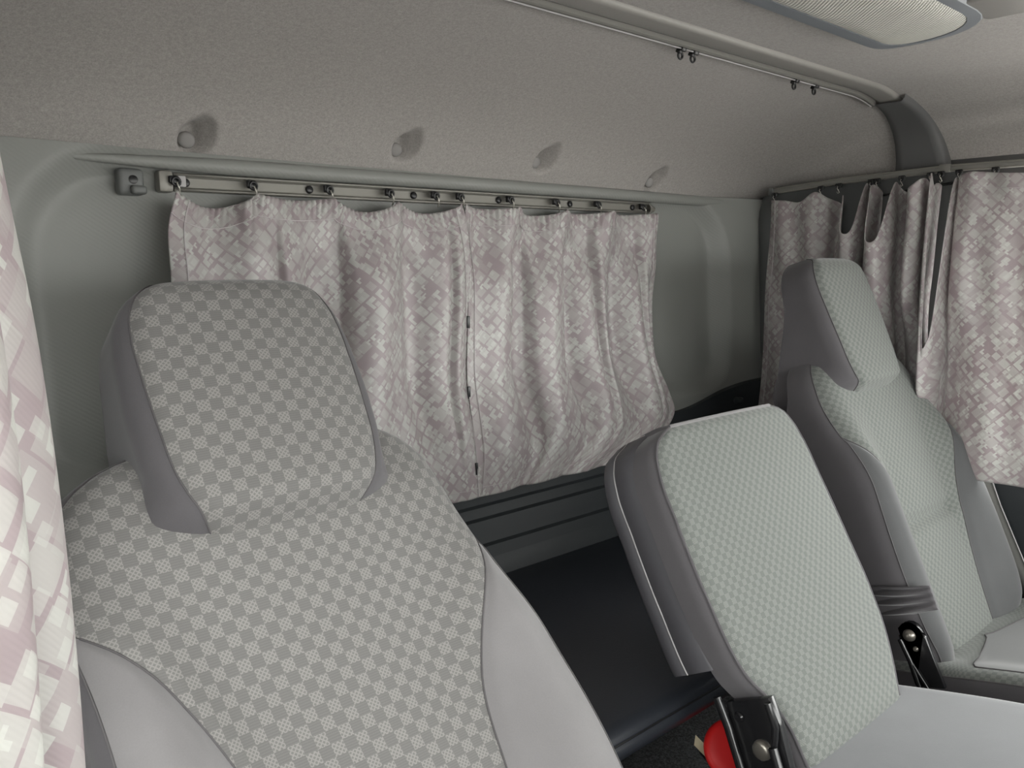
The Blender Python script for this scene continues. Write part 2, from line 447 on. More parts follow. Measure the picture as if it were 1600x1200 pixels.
# door: lower panel, window frame and glass
d = thing('door_1', None, None, (1.87, 0, -.6)); del_keys = [k for k in d.keys()]
tag(d, kind='structure')
box('door_panel', (1.905, -.02, -.69), (.05, 1.58, .58), 'trim', d, .012)
box('door_sill_pad', (1.885, -.02, -.41), (.07, 1.58, .04), 'cover', d, .012)
box('window_surround', (1.90, .68, -.08), (.03, .16, .56), 'cover', d, .006)
box('window_surround', (1.90, -.76, -.08), (.03, .12, .56), 'cover', d, .006)
box('window_surround', (1.89, -.02, .175), (.04, 1.58, .09), 'cover', d, .006)
g = NT('window_glass'); g.color((.9, .95, .94)); g.set(Roughness=.0, Transmission_Weight=1., IOR=1.1); M['glass'] = g.m
# front wall: header, dash board and windscreen glass; left side: front pillar and lower rear post
tag(box('wall_front', (.93, -.88, -.70), (2.0, .06, .56), 'trim', None, .01), kind='structure')
tag(box('dashboard', (.93, -.70, -.53), (1.86, .34, .14), 'trim', None, .04), kind='structure'); bpy.data.objects['dashboard'].name = 'trim_7'
tag(box('trim_8', (.93, -.87, .245), (2.0, .06, .27), 'cover', None, .01), kind='structure')
tag(box('wall_left', (-.005, .92, -.26), (.05, .60, .86), 'wall', None, .01), kind='structure')
tag(box('trim_9', (-.0, -.80, -.2), (.06, .10, 1.1), 'cover', None, .02), kind='structure')
d2 = thing('light_block_door', None, None, (-.08, 0, -.6)); tag(d2, kind='structure')  # unseen shut driver door, added to cut the daylight from the left
box('door_panel', (-.10, -.08, -.69), (.05, 1.40, .58), 'trim', d2, .012)
box('door_sill_pad', (-.10, -.08, -.40), (.07, 1.40, .04), 'cover', d2, .012)
box('window_surround', (-.10, -.08, .17), (.04, 1.40, .16), 'cover', d2, .006)
box('window_surround', (-.10, -.48, -.15), (.04, .60, .56), 'cover', d2, .006)  # added blank panel, blocks light through the front of this window
tag(box('trim_11', (1.925, 1.0, -.3), (.02, .56, 1.5), 'trim'), kind='structure')   # unseen outer panels, added to stop daylight leaking in at the seams
tag(box('trim_12', (.94, 1.29, -.3), (2.0, .02, 1.5), 'trim'), kind='structure')
tag(box('trim_13', (.94, .2, .43), (2.0, 2.2, .02), 'trim'), kind='structure')
# floor of the cab, carpeted engine hump, ground outside
tag(box('floor', (.93, .18, -1.02), (1.95, 2.12, .05), 'carpet', None, 0), kind='structure')
P = []
for y in np.linspace(-.8, 1.16, 20):
    P.append([(.62, y, -1.0), (.63, y, -.80), (.65, y, -.775), (.68, y, -.765), (1.26, y, -.765), (1.30, y, -.775), (1.33, y, -.80), (1.34, y, -1.0)])
tag(grid('trim_10', np.array(P), None, 'carpet'), kind='structure')
tag(box('ground', (0, 0, -2.3), (60, 60, .04), 'pale_bounce_ground'), kind='structure')

# ================================================================== BENCH behind the seats
bench = thing('padded_bench', 'low black-blue vinyl padded bench along the rear wall behind the seats', 'bench', (.93, .86, -.72))
rows = []
for x in np.concatenate([[.06, .07], np.linspace(.09, 1.80, 90), [1.82, 1.83]]):
    e = .012 if (x < .065 or x > 1.825) else (.003 if (x < .075 or x > 1.815) else 0)
    r_ = [(x, 1.125, -.636), (x, 1.135, -.601-e)]
    yo = .17*(1-ss((x-.56)/.05)*ss((1.40-x)/.05))
    for y in np.linspace(1.10, .66+yo, 14): r_.append((x, y, -.596-e + .002*math.sin(x*9)*math.sin(y*14)))
    for a in np.linspace(0, PI/2, 6): r_.append((x,   .636+yo-.021*math.sin(a), -.596-.014*(1-math.cos(a))-e))
    r_ += [(x, .6140+yo, -.6115), (x, .6165+yo, -.6135), (x, .6130+yo, -.6155), (x, .610+yo, -.625), (x, .613+yo, -.636), (x, .64+yo, -.640)]
    rows.append(r_)
grid('cushion', np.array(rows), None, 'bench', bench)
tube('seam', [(x, .6145+.17*(1-ss((x-.56)/.05)*ss((1.40-x)/.05)), -.6135) for x in np.linspace(.09, 1.80, 90)], .0016, 'black', bench, 6)
bm = bmesh.new(); add_box(bm, (.93, .96, -.685), (1.7, .30, .085), .005)
bm_obj('base_board', bm, 'trim', bench)

# ================================================================== SEATS
class Fr:
    def __init__(s, O, th, yaw=0.):
        t = math.radians(th); y = math.radians(yaw)
        s.O = np.array(O); s.x = np.array([math.cos(y), math.sin(y), 0]); b = np.array([-math.sin(y), math.cos(y), 0])
        s.up = b*math.sin(t)+np.array([0, 0, math.cos(t)]); s.n = -b*math.cos(t)+np.array([0, 0, math.sin(t)])
    def __call__(s, u, v, w): return s.O + u[..., None]*s.x + v[..., None]*s.up + w[..., None]*s.n

class Pad:
    """Rounded upholstered block: p runs across (round the sides), q runs up (over the top)."""
    def __init__(s, fr, E, r, T, Vt, rtop, bulge, groove=None, uc=None):
        s.fr, s.E, s.r, s.T, s.Vt, s.rt, s.bulge, s.groove = fr, E, r, T, Vt, rtop, bulge, groove
        s.flare = None
        s.uc = uc or (lambda v: 0*v)
    def P(s, v): return s.E(v) - s.r + s.r*PI/2          # arc length where the rounding ends
    def qmax(s): return s.Vt - s.rt + s.rt*PI/2
    def at(s, p, q, lift=0.):
        v0 = np.minimum(q, s.Vt-s.rt); a = np.clip((q-(s.Vt-s.rt))/s.rt, 0, None); ac = np.minimum(a, PI/2)
        v = v0 + s.rt*np.sin(ac); dv = s.rt*(1-np.cos(ac)) + np.maximum(a-PI/2, 0)*s.rt
        E = s.E(v); f = E-s.r; b = np.clip((np.abs(p)-f)/s.r, 0, None); bc = np.minimum(b, PI/2)
        u = np.sign(p)*(np.minimum(np.abs(p), f) + s.r*np.sin(bc)); du = s.r*(1-np.cos(bc)) + np.maximum(b-PI/2, 0)*s.r
        w = s.bulge(u, v) - np.hypot(du, dv)
        if s.flare is not None: u = u + np.sign(p)*s.flare(v)*ss(du/.07)
        T = s.T(v) if callable(s.T) else s.T
        w = np.maximum(w, -T)
        if s.groove is not None: w = w + s.groove(p, q)*np.clip(1-dv/s.rt, 0, 1)
        nu = np.sign(p)*np.sin(bc)
        return s.fr(u + s.uc(v) + nu*lift, v + np.sin(ac)*lift, w + lift*np.cos(bc)*np.cos(ac))
    def panel(s, name, pa, pb, q0, q1, nu, nv, mat, parent, qs=None):
        q = np.linspace(q0, q1, nv) if qs is None else qs
        A, B = pa(q), pb(q)
        t = np.linspace(0, 1, nu)
        p = A[:, None] + (B-A)[:, None]*t[None]; Q = np.repeat(q[:, None], nu, 1)
        P = s.at(p, Q); c = P[:, nu//2]
        L = np.concatenate([[0], np.cumsum(np.linalg.norm(np.diff(c, axis=0), axis=1))]) + q[0]
        return grid(name, P, uvm(p, np.repeat(L[:, None], nu, 1)), mat, parent)
    def seam(s, name, pf, q0, q1, r, mat, parent, n=60, lift=.0005):
        q = np.linspace(q0, q1, n)
        return tube(name, s.at(pf(q), q, lift).tolist(), r, mat, parent, 6)

ETAB = [(-.60, .17), (-.55, .20), (-.50, .232), (-.46, .248), (-.38, .258), (-.30, .258), (-.215, .250), (-.12, .238), (-.05, .230), (0, .220), (.03, .206), (.055, .182), (.072, .15), (.083, .11)]
def make_seat(O, th, label, hslope, chk, velvet, vside, yaw=0., crease=False, left_tab=None, E_tab=None, lean=0., hs=1., dr=0., vt=.085, dth=0., cush_z=None, cush=None, hr=(0, 0)):
    root = thing('truck_seat', label, 'seat', (O[0], O[1]-.25, -.97))
    fr = Fr(O, th, yaw)
    E = curve(E_tab or ETAB)
    sm = curve([(-.60, .095+dr), (-.46, .105+dr), (-.33, .122+dr), (-.22, .142+dr), (-.15, .170+dr/2), (-.105, .198), (-.065, .236), (-.05, .25)])
    sl = curve(left_tab) if left_tab else sm
    r = .05
    def bulge(u, v):
        a = np.abs(u)
        b = .052*ss((a-.09)/.11)*ss((-.0-v)/.20)*ss((v+.62)/.14)
        c = .012*(1-(np.minimum(a, .2)/.2)**2)
        if crease: c = c - .013*np.exp(-((v+.285)/.012)**2)*ss((.135-a)/.05)
        return b + c - .02*ss((v+.02)/.12)
    pad = Pad(fr, E, r, lambda vv: .13-.05*ss((vv+.12)/.14), vt, .045, bulge, None, lambda v: lean*ss((.02-v)/.55))
    side = lambda q: pad.E(np.minimum(q, vt-.002)) - r + r*.95
    s_in = lambda q: np.where(q < -.072, np.minimum(sm(q), side(q)), side(q))
    s_l = lambda q: np.where(q < -.045, np.minimum(sl(q), side(q)), side(q))
    s_x = lambda q, sg: s_in(q) if sg > 0 else s_l(q)
    pad.groove = lambda p, q: -.0045*np.exp(-((np.abs(p)-np.where(p > 0, s_in(q), s_l(q)))/.007)**2)
    qs = np.concatenate([np.linspace(-.58, -.0, 70), np.linspace(.0, pad.qmax()+.06, 34)[1:]])
    pad.panel('backrest', lambda q: -s_l(q), s_in, 0, 0, 64, 0, chk, root, qs)
    for sg in (-1, 1):
        qb = np.linspace(-.58, -.072 if sg > 0 or not left_tab else -.046, 60)
        f0 = lambda q: sg*s_x(q, sg); f1 = lambda q: sg*side(q); f2 = lambda q: sg*(side(q)+r*.62+.13)
        pad.panel('side_bolster', f0, f1, 0, 0, 26, 0, velvet, root, qb)
        pad.panel('side_panel', f1, f2, 0, 0, 18, 0, vside, root, qs)
        pad.seam('seam', f0, -.58, -.068, .0010, 'piping', root)
        pad.seam('seam', f1, -.58, vt+.015, .0011, 'piping', root)
    # flat rear of the backrest
    v = np.linspace(-.58, .075, 20); t = np.linspace(-1, 1, 16)
    V, Tt = np.meshgrid(v, t, indexing='ij')
    grid('back_panel', fr(Tt*(E(V))+lean*ss((.02-V)/.55), V, -(.129-.05*ss((V+.12)/.14))), None, vside, root)
    # headrest
    hu, hv = hr
    EH0 = curve([(-.035, .066), (-.02, .085), (.0, .101), (.03, .117), (.06, .126), (.10, .130), (.16, .130), (.20, .127), (.23, .119), (.25, .105), (.262, .088), (.27, .07)])
    EH = lambda v: hs*EH0(v)
    sH0 = curve([(-.035, .052), (-.02, .070), (.0, .086), (.02, .097), (.045, .105), (.10, .111), (.16, .114), (.20, .114), (.23, .109), (.25, .099), (.27, .08)])
    sH = lambda v: hs*sH0(v)
    def bH(u, vv):
        base = hslope[0] - hslope[1]*np.clip(vv/.25, 0, 1.2)
        lip = -.06*ss((.018-vv)/.05)
        return base + lip + .012*(1-(np.minimum(np.abs(u), .12)/.12)**2)
    hfr = Fr(fr.O + hu*fr.x + hv*fr.up, th - dth, yaw)
    ph = Pad(hfr, EH, .030, lambda vv: .068+.06*ss((.2-vv)/.2), .270, .036, bH)
    ph.flare = lambda vv: .045*ss((.07-vv)/.08)
    ph.groove = lambda p, q: -.003*np.exp(-((np.abs(p)-sH(np.minimum(q, .27)))/.006)**2)
    hq = np.concatenate([np.linspace(-.035, .2, 50), np.linspace(.2, ph.qmax()+.07, 30)[1:]])
    qf = hq[hq <= ph.qmax()*.985]
    head = ph.panel('headrest', lambda q: -sH(q), sH, 0, 0, 44, 0, chk, root, qf)
    for sg in (-1, 1):
        qa = qf
        o = ph.panel('headrest_side', lambda q: sg*sH(q), lambda q: sg*(sH(q)+.21), 0, 0, 26, 0, vside, root, qa)
        ph.seam('seam', lambda q: sg*sH(q), -.03, qf[-1], .0009, 'piping', root)
    qt = np.linspace(qf[-1], ph.qmax()+.07, 14)
    ph.panel('headrest_top', lambda q: -(sH(q)+.21), lambda q: (sH(q)+.21), 0, 0, 60, 0, vside, root, qt)
    v = np.linspace(-.03, .265, 16); V, Tt = np.meshgrid(v, np.linspace(-1, 1, 12), indexing='ij')
    grid('headrest_back', hfr(Tt*EH(V), V, -(.067+.06*ss((.2-V)/.2))), None, vside, root)
    # cushion
    cy, cz, tilt, hw, ln = cush
    cfr = Fr((O[0], cy, cz), -(90-tilt), yaw)
    cfr.up = np.array([0, -math.cos(math.radians(tilt)), math.sin(math.radians(tilt))]); cfr.n = np.array([0, math.sin(math.radians(tilt)), math.cos(math.radians(tilt))])
    EC = curve([(-.06, hw), (.2, hw+.005), (.4, hw+.005), (ln-.04, hw-.02), (ln, hw-.06)])
    pc = Pad(cfr, EC, .03, .13, ln, .06, lambda u, vv: .012*ss((np.abs(u)-.12)/.08) + .01*np.sin(np.clip(vv/ln, 0, 1)*PI))
    cs = lambda q: hw - .030 + 0*q
    sd = lambda q: EC(q)-.03+.03*.9
    q0 = .045
    cq = np.linspace(-.06, pc.qmax()+.05, 50)
    pc.panel('seat_cushion', lambda q: -cs(q)*ss((q-q0+.002)/.06), lambda q: cs(q)*ss((q-q0+.002)/.06), 0, 0, 30, 0, velvet, root, np.linspace(q0, pc.qmax()+.05, 44))
    for sg in (-1, 1):
        pc.panel('cushion_border', lambda q: sg*np.where(q < q0, 0, cs(q)*ss((q-q0+.002)/.06)), lambda q: sg*sd(q), 0, 0, 20, 0, chk, root, np.concatenate([np.linspace(-.06, q0, 12), np.linspace(q0, pc.qmax()+.05, 44)[1:]]))
        pc.panel('cushion_side', lambda q: sg*sd(q), lambda q: sg*(sd(q)+.14), 0, 0, 10, 0, vside, root, cq)
        pc.seam('seam', lambda q: sg*sd(q), -.05, pc.qmax(), .0014, 'piping', root)
        pc.seam('seam', lambda q: sg*cs(q)*ss((q-q0+.002)/.06), q0, pc.qmax(), .0012, 'piping', root)
    box('seat_base', (O[0], cy-.26, -.88), (hw*1.7, .40, .18), 'black', root, .01)
    return root, fr, pad

driver, dfr, dpad = make_seat((.340, .75, -.258), 31, 'large grey check driver seat with integral headrest nearest the camera', (.038, .014), 'chk', 'velvet', 'velvet_shaded', lean=.062, left_tab=[(-.60, .075), (-.46, .090), (-.33, .112), (-.22, .136), (-.16, .155), (-.11, .176), (-.08, .198), (-.064, .217), (-.054, .24), (-.048, .26)], E_tab=[(a + (.019 if a > .01 else 0), b-.016*min(1, max(0, -a/.15))) for a, b in ETAB], vt=.104, hs=1., dr=-.012,
                              cush=(.52, -.70, 12, .25, .48))
passenger, pfr, ppad = make_seat((1.590, .72, -.237), 25, 'passenger seat with headrest beside the bunched side curtain', (.032, .030), 'chk2', 'velvet_mid', 'velvet_shaded', crease=True,
                                 cush=(.52, -.71, 13, .232, .48), E_tab=[(a, b*.885) for a, b in ETAB], hs=.9, hr=(-.038, -.012), dth=7.)

# ---- middle seat: folding backrest with a plastic shell, and its cushion
mid = thing('folding_middle_seat', 'narrow middle seat without headrest, pale check front and plastic back shell', 'seat', (.985, .30, -.97))
mfr = Fr((.985, .55, -.42), 30)
EM = curve([(-.26, .124), (-.22, .136), (-.18, .147), (-.14, .162), (-.11, .175), (.0, .187), (.1, .187), (.165, .184), (.195, .174), (.213, .158), (.225, .13)])
mp = Pad(mfr, EM, .022, .055, .230, .022, lambda u, v: .010*(1-(np.minimum(np.abs(u), .18)/.18)**2) + .004*np.sin((v+.25)*6), None, curve([(-.26, -.004), (-.22, .003), (-.18, .011), (-.14, .011), (-.10, .003), (-.06, 0), (.3, 0)]))
fe = lambda q: EM(q)-.022+.022*.75
qm = mp.Vt-.022+.022*.8
mq = np.concatenate([np.linspace(-.25, .14, 50), np.linspace(.14, qm, 24)[1:]])
mp.panel('backrest', lambda q: -fe(q), fe, 0, 0, 50, 0, 'chk2', mid, mq)
for sg in (-1, 1):
    mp.panel('velvet_border', lambda q: sg*fe(q), lambda q: sg*(fe(q)+.042), 0, 0, 12, 0, 'velvet_shaded', mid, mq[mq > (-.138 if sg < 0 else -1)])
    mp.seam('seam', lambda q: sg*fe(q), -.25, qm, .0022, 'velvet_shaded', mid)
    if sg < 0: mp.panel('velvet_border', lambda q: -fe(q), lambda q: -(fe(q)+.016), 0, 0, 8, 0, 'velvet_shaded', mid, mq[mq < -.115])
mp.panel('velvet_border', lambda q: -(fe(q)+.042), lambda q: fe(q)+.042, 0, 0, 50, 0, 'velvet_shaded', mid, np.linspace(qm, mp.qmax()+.035, 10))
tube('seam', mp.at(np.linspace(-1, 1, 40)*fe(np.full(40, qm)), np.full(40, qm), .001).tolist(), .0025, 'velvet', mid, 6)
# plastic shell behind, closed box with rounded rim
EMs = lambda v: EM(v)-.001
rows = []
vv = np.concatenate([np.linspace(-.085, .15, 30), np.linspace(.15, .226, 16)[1:]])
def shell_row(v, w, grow=0.): return [mfr(np.array(s_*(EMs(v)+grow)), np.array(v+grow*.6), np.array(w)) for s_ in (-1, 1)]
loop = []
for sgn, order in ((-1, vv), (1, vv[::-1])):
    for v in order: loop.append((sgn*float(EMs(v)), float(v)))
wz = [(-.036, -.006), (-.038, 0), (-.041, .002), (-.078, .003), (-.0805, .000), (-.083, .003), (-.103, .001), (-.112, -.006), (-.116, -.016), (-.117, -.05)]
P = []
for w, gr in wz:
    P.append([mfr(np.array(u*(1+gr/.19)), np.array(v+(gr if v > 0 else 0)), np.array(w)) for u, v in loop])
grid('back_shell', np.array(P), None, 'shell', mid)
tube('rim_piping', [mfr(np.array(u*1.014), np.array(v+.002*(v > 0)), np.array(-.0800)) for u, v in loop], .0011, 'pipe_lt', mid, 6)
V, Tt = np.meshgrid(np.linspace(-.085, .18, 10), np.linspace(-.75, .75, 10), indexing='ij')
grid('shell_back', mfr(Tt*EMs(V), V, np.full_like(V, -.1165)), None, 'shell', mid)
# cushion of the middle seat
tl = math.radians(12)
mc = Fr((.985, .475, -.632), 0); mc.up = np.array([0, -math.cos(tl), math.sin(tl)]); mc.n = np.array([0, math.sin(tl), math.cos(tl)])
EC = curve([(-.03, .185), (.2, .195), (.38, .19), (.44, .16)])
mcp = Pad(mc, EC, .025, .11, .45, .05, lambda u, v: .006*(1-(u/.2)**2) + .006*np.sin(np.clip(v/.4, 0, 1)*PI))
cq = np.linspace(-.03, mcp.qmax()+.05, 44)
mcp.panel('seat_cushion', lambda q: -(EC(q)-.025+.02), lambda q: EC(q)-.025+.02, 0, 0, 36, 0, 'velvet_cool', mid, cq)
for sg in (-1, 1):
    mcp.panel('cushion_side', lambda q: sg*(EC(q)-.005), lambda q: sg*(EC(q)+.11), 0, 0, 10, 0, 'velvet_shaded', mid, cq)
    mcp.seam('seam', lambda q: sg*(EC(q)-.005), -.03, mcp.qmax(), .0012, 'piping', mid)
box('seat_base', (.985, .24, -.87), (.30, .38, .19), 'black', mid, .01)
# steel hinge bracket on the left of the middle seat
br = [(.812, .526, -.552), (.812, .466, -.520), (.812, .450, -.548), (.812, .432, -.60), (.812, .40, -.69), (.812, .46, -.70), (.812, .497, -.62), (.812, .516, -.580)]
prism('hinge_bracket', br, (.012, 0, 0), 'blackmetal', mid, .003)
tube('bracket_rib', [(.808, .535, -.548), (.808, .517, -.58), (.808, .495, -.63), (.808, .462, -.68), (.808, .42, -.695)], .006, 'blackmetal', mid)
tube('bracket_rib', [(.806, .464, -.524), (.806, .452, -.550), (.806, .452, -.575)], .0045, 'blackmetal', mid)
lathe('bolt', [(0, .006), (.008, .006), (.0115, .004), (.0125, 0), (.0125, -.004)], (.810, .470, -.590), (-1, 0, 0), 'bolt', mid)
lathe('rivet', [(0, .003), (.005, .0025), (.0065, 0)], (.811, .505, -.563), (-1, 0, 0), 'blackmetal', mid)
tube('lever', [(.803, .452, -.575), (.800, .437, -.607), (.797, .40, -.665)], .006, 'blackmetal', mid)
# velvet flap that covers the hinge top
# ---- bracket and gathered cover on the passenger seat
br = []
for a in np.linspace(PI*.0, PI, 9): br.append((1.335, .512-.020*math.cos(a)*.9, -.628+.020*math.sin(a)))
br = [(1.335, .450, -.70), (1.335, .4885, -.622)] + br[::-1][1:-1] + [(1.335, .532, -.635), (1.335, .497, -.715)]
prism('hinge_bracket', br, (.010, 0, 0), 'blackmetal', passenger, .0025)
tube('bracket_rib', [(1.333, .527, -.64), (1.333, .508, -.672), (1.333, .488, -.715)], .0045, 'blackmetal', passenger)
tube('bracket_rib', [(1.333, .507, -.672), (1.333, .474, -.712)], .003, 'blackmetal', passenger)
lathe('bolt', [(0, .009), (.006, .008), (.009, .005), (.0105, 0)], (1.334, .513, -.628), (-1, 0, 0), 'bolt', passenger)
lathe('rivet', [(0, .004), (.003, .0035), (.0045, 0)], (1.334, .501, -.648), (-1, 0, 0), 'bolt', passenger)
al = np.linspace(0, 1, 30); be = np.linspace(0, 1, 60)     # gathered velvet pleats above the bracket
A, B = np.meshgrid(al, be, indexing='ij')
fxp, fyp, fzp = curve([(0, 1.395), (.35, 1.362), (.7, 1.350), (1, 1.362)]), curve([(0, .66), (.35, .60), (.7, .545), (1, .498)]), curve([(0, -.60), (.35, -.578), (.7, -.560), (1, -.545)])
amp = .007*np.sin(PI*np.clip(A*1.02, 0, 1))**.5
Xp = fxp(A) + amp*np.sin(2*PI*3.2*B**.9) + .012*B
Yp = fyp(A) - .030*B*(1-A*.6); Zp = fzp(A) - .062*B*(1-.35*A)
thick(grid('cover_pleat', np.stack([Xp, Yp, Zp], -1), None, 'velvet_shaded', passenger), .003, 1)

# ================================================================== CURTAIN RAILS
NW = np.array([0, -1, .07]); NW = NW/np.linalg.norm(NW)
def wall(x, z, d): return (x, WY(z)-d, z)
rail = thing('curtain_rail', 'straight aluminium curtain rail screwed along the rear wall', 'curtain rail', wall(.92, .11, 0))
rz = lambda x: .1085 + .0065*(x-.38)/1.05
prof = [(-.0125, .0), (-.0125, .016), (-.0085, .018), (-.0070, .016), (-.0065, .010), (.0065, .010), (.0070, .016), (.0085, .018), (.0125, .016), (.0125, .0)]
xa, xb = .392, 1.435
P = np.array([[wall(x, rz(x)+a, d) for a, d in prof] for x in np.linspace(xa, xb, 12)])
o = grid('channel', P, None, 'alu', rail, smooth=False)
bm = bmesh.new(); add_tube(bm, [wall(x, rz(x)-.0105, .0185) for x in np.linspace(xa, xb, 8)], .0022, 6); add_tube(bm, [wall(x, rz(x)+.0105, .0185) for x in np.linspace(xa, xb, 8)], .0022, 6)
bm_obj('lip', bm, 'alu', rail)
box('end_cap', wall(.381, rz(.38), .011), (.020, .022, .030), 'alu', rail, .004)
box('end_block', wall(.4015, rz(.40)+.001, .016), (.014, .012, .016), 'pipe_lt', rail, .002)
lathe('end_cap', [(0, .012), (.005, .012), (.007, .008), (.007, 0), (.011, -.004), (.011, -.012)], wall(1.44, rz(1.44)-.002, .016), (1, 0, 0), 'alu', rail, 16)
for x in (.410, .603, .801, .995, 1.187, 1.383):
    s = lathe('screw', [(0, .0025), (.0045, .0025), (.0062, .001), (.0062, -.002)], wall(x, rz(x), .0125), tuple(NW), 'black', rail, 16)
    bm = bmesh.new()
    for rr in (0, PI/2): add_box(bm, (0, 0, 0), (.006, .0012, .0012), 0, Matrix.Rotation(rr+.5, 3, 'Y'))
    bmesh.ops.translate(bm, vec=wall(x, rz(x), .0152), verts=bm.verts)
    bm_obj('cross_slot', bm, 'bolt', s, False) if False else bm.free()

# plastic hook plate left of the rail
hp = thing('coat_hook', 'small square grey plastic hook plate with dark screw hole left of the rear rail', 'hook', wall(.335, .105, 0))
box('plate', wall(.335, .105, .012), (.034, .022, .036), 'mould', hp, .006, None, 3)
box('hook_lip', wall(.342, .094, .026), (.020, .014, .012), 'mould', hp, .004, None, 3)
lathe('screw_hole', [(0, .0005), (.0052, .0005), (.006, 0)], wall(.337, .108, .0235), tuple(NW), 'black', hp, 16)

def runner(loc, nrm, label, group, hook=True, s=1.0, along=(1, 0, 0)):
    n = Vector(nrm).normalized(); a = Vector(along).normalized(); up = Vector((0, 0, 1))
    t = thing('curtain_runner', label, 'curtain hook', loc, group)
    L = Vector(loc); rot = Matrix((a, n, a.cross(n))).transposed()
    bm = bmesh.new()
    add_box(bm, L, (.012*s, .008*s, .012*s), .002*s, rot)
    add_box(bm, L + n*.005*s - a*.006*s, (.006*s, .006*s, .010*s), .0015*s, rot)
    pts = [L + n*.008*s + up*(-.003*s) + (a*math.cos(k) + up*math.sin(k))*.0055*s for k in np.linspace(0, 2*PI, 13)[:-1]]
    add_tube(bm, pts, .002*s, 6, True)
    bm_obj('runner_body', bm, 'black', t)
    if hook:
        pts = [L + n*.010*s + up*(-.004*s) + a*.0*s, L + n*.014*s + up*(-.008*s), L + n*.012*s + up*(-.014*s) + a*.003*s, L + n*.008*s + up*(-.019*s) + a*.004*s, L + n*.010*s + up*(-.022*s) + a*.001*s, L + n*.014*s + up*(-.018*s)]
        tube('wire_hook', [tuple(p) for p in pts], .0011*s, 'wire', t, 6)
    return t
HL = [.392, .504, .630, .744, .838]; HR = [.893, 1.013, 1.135, 1.257, 1.402]
ordn = ['first', 'second', 'third', 'fourth', 'fifth', 'sixth', 'seventh', 'eighth', 'ninth', 'tenth']
for i, x in enumerate(HL + HR):
    side = 'left' if i < 5 else 'right'
    runner(wall(x, rz(x)+.002, .021), NW, 'black runner with wire hook on the rear rail, %s from the left' % ordn[i], 'runners on the rear rail')

# ================================================================== REAR CURTAINS
def rear_curtain(name, label, xl, xr_, hooks, sag, mat, waves, seed, creases):
    nu, nv = 260, 150
    root = thing(name, label, 'curtain', (np.mean(hooks), 1.15, .09), 'curtains on the rear window')
    s = np.linspace(0, 1, nu); t = np.linspace(0, 1, nv)
    hk = np.array(hooks); h0, h1 = hk[0], hk[-1]
    xt = h0 + (h1-h0)*s                      # along the top
    # scallops between the hooks
    k = np.clip(np.searchsorted(hk, xt)-1, 0, len(hk)-2); f = (xt-hk[k])/(hk[k+1]-hk[k])
    sg = np.array(sag)[k]
    zt = rz(xt) - .0135 - sg*np.abs(np.sin(PI*f))**.75
    zb = -.420
    Zg = zt[:, None] + (zb-zt)[:, None]*t[None]
    XL = xl(Zg[0]); XR = xr_(Zg[-1])
    Xg = XL[None]*(1-s[:, None]) + XR[None]*s[:, None]
    w = np.zeros_like(Xg); Sg = np.repeat(s[:, None], nv, 1); Tg = np.repeat(t[None], nu, 0)
    for c, wd, amp, drift, t0, t1 in waves:
        env = ss((Tg-t0)/.18)*(1-ss((Tg-t1)/.2))
        w += amp*env*np.exp(-((Sg-c-drift*Tg)/wd)**2)
    for c, amp, dr in creases:               # a fold that turns away slowly and snaps back
        x = Sg-c-dr*Tg
        w -= amp*ss(Tg/.2)*np.where(x < 0, np.exp(np.minimum(x, 0)/.07), np.exp(-(x/.012)**2))
    # pinches beneath every hook
    pf = np.minimum(f, 1-f)
    w += (.006*(np.cos(2*PI*f)[:, None])*np.exp(-Tg/.10))
    rng = np.random.default_rng(seed)
    for _ in range(26):
        hx_ = rng.choice((hk-h0)/(h1-h0)); c = hx_+rng.normal(0, .022); sl = rng.normal(0, .35)
        w += rng.uniform(-.005, .005)*np.exp(-((Sg-c-sl*Tg)/.010)**2)*np.exp(-Tg/.06)*ss(Tg/.01)
    for _ in range(10):
        w += rng.uniform(-.003, .003)*np.sin(2*PI*(rng.uniform(1.5, 5)*Sg + rng.uniform(-.8, .8)*Tg + rng.uniform()))
    w += .0016*np.sin(2*PI*(Sg*60 + Tg*3))*np.exp(-Tg/.03)
    D = .040 + 1.7*w*(1-.85*ss((Tg-.55)/.4)) *1.0 + .010*Tg + .036*ss((Tg-.55)/.35)
    D = .014 + np.logaddexp(0, (D-.014)/.006)*.006
    Yg = WY(Zg) - D
    Wd = (h1-h0)*1.18
    AL = np.concatenate([np.zeros((1, nv)), np.cumsum(np.hypot(np.diff(Xg, axis=0), np.diff(Yg, axis=0)), axis=0)])
    AL = np.repeat(AL[:, 40:].mean(1, keepdims=True), nv, 1)
    UVg = uvm(AL, Zg*1.05)
    o = grid('cloth', np.stack([Xg, Yg, Zg], -1), UVg, mat, root); thick(o, .0016)
    P = np.stack([Xg, Yg-.0022, Zg], -1)
    tube('hem_stitch', P[::2, 9].tolist(), .0007, 'thread', root, 5)
    tube('hem_stitch', P[10, ::2].tolist() if 'left' in label else P[8, ::2].tolist(), .0007, 'thread', root, 5)
    tube('hem_stitch', P[-9, ::2].tolist(), .0007, 'thread', root, 5)
    tube('hem_stitch', P[::2, -6].tolist(), .0006, 'thread', root, 5)
    return root, P
xlA = curve([(-.46, .325), (-.3, .335), (-.03, .363), (.05, .368), (.10, .384)]); xrA = curve([(-.46, .866), (-.3, .872), (-.2, .878), (0, .890), (.05, .886), (.105, .872)])
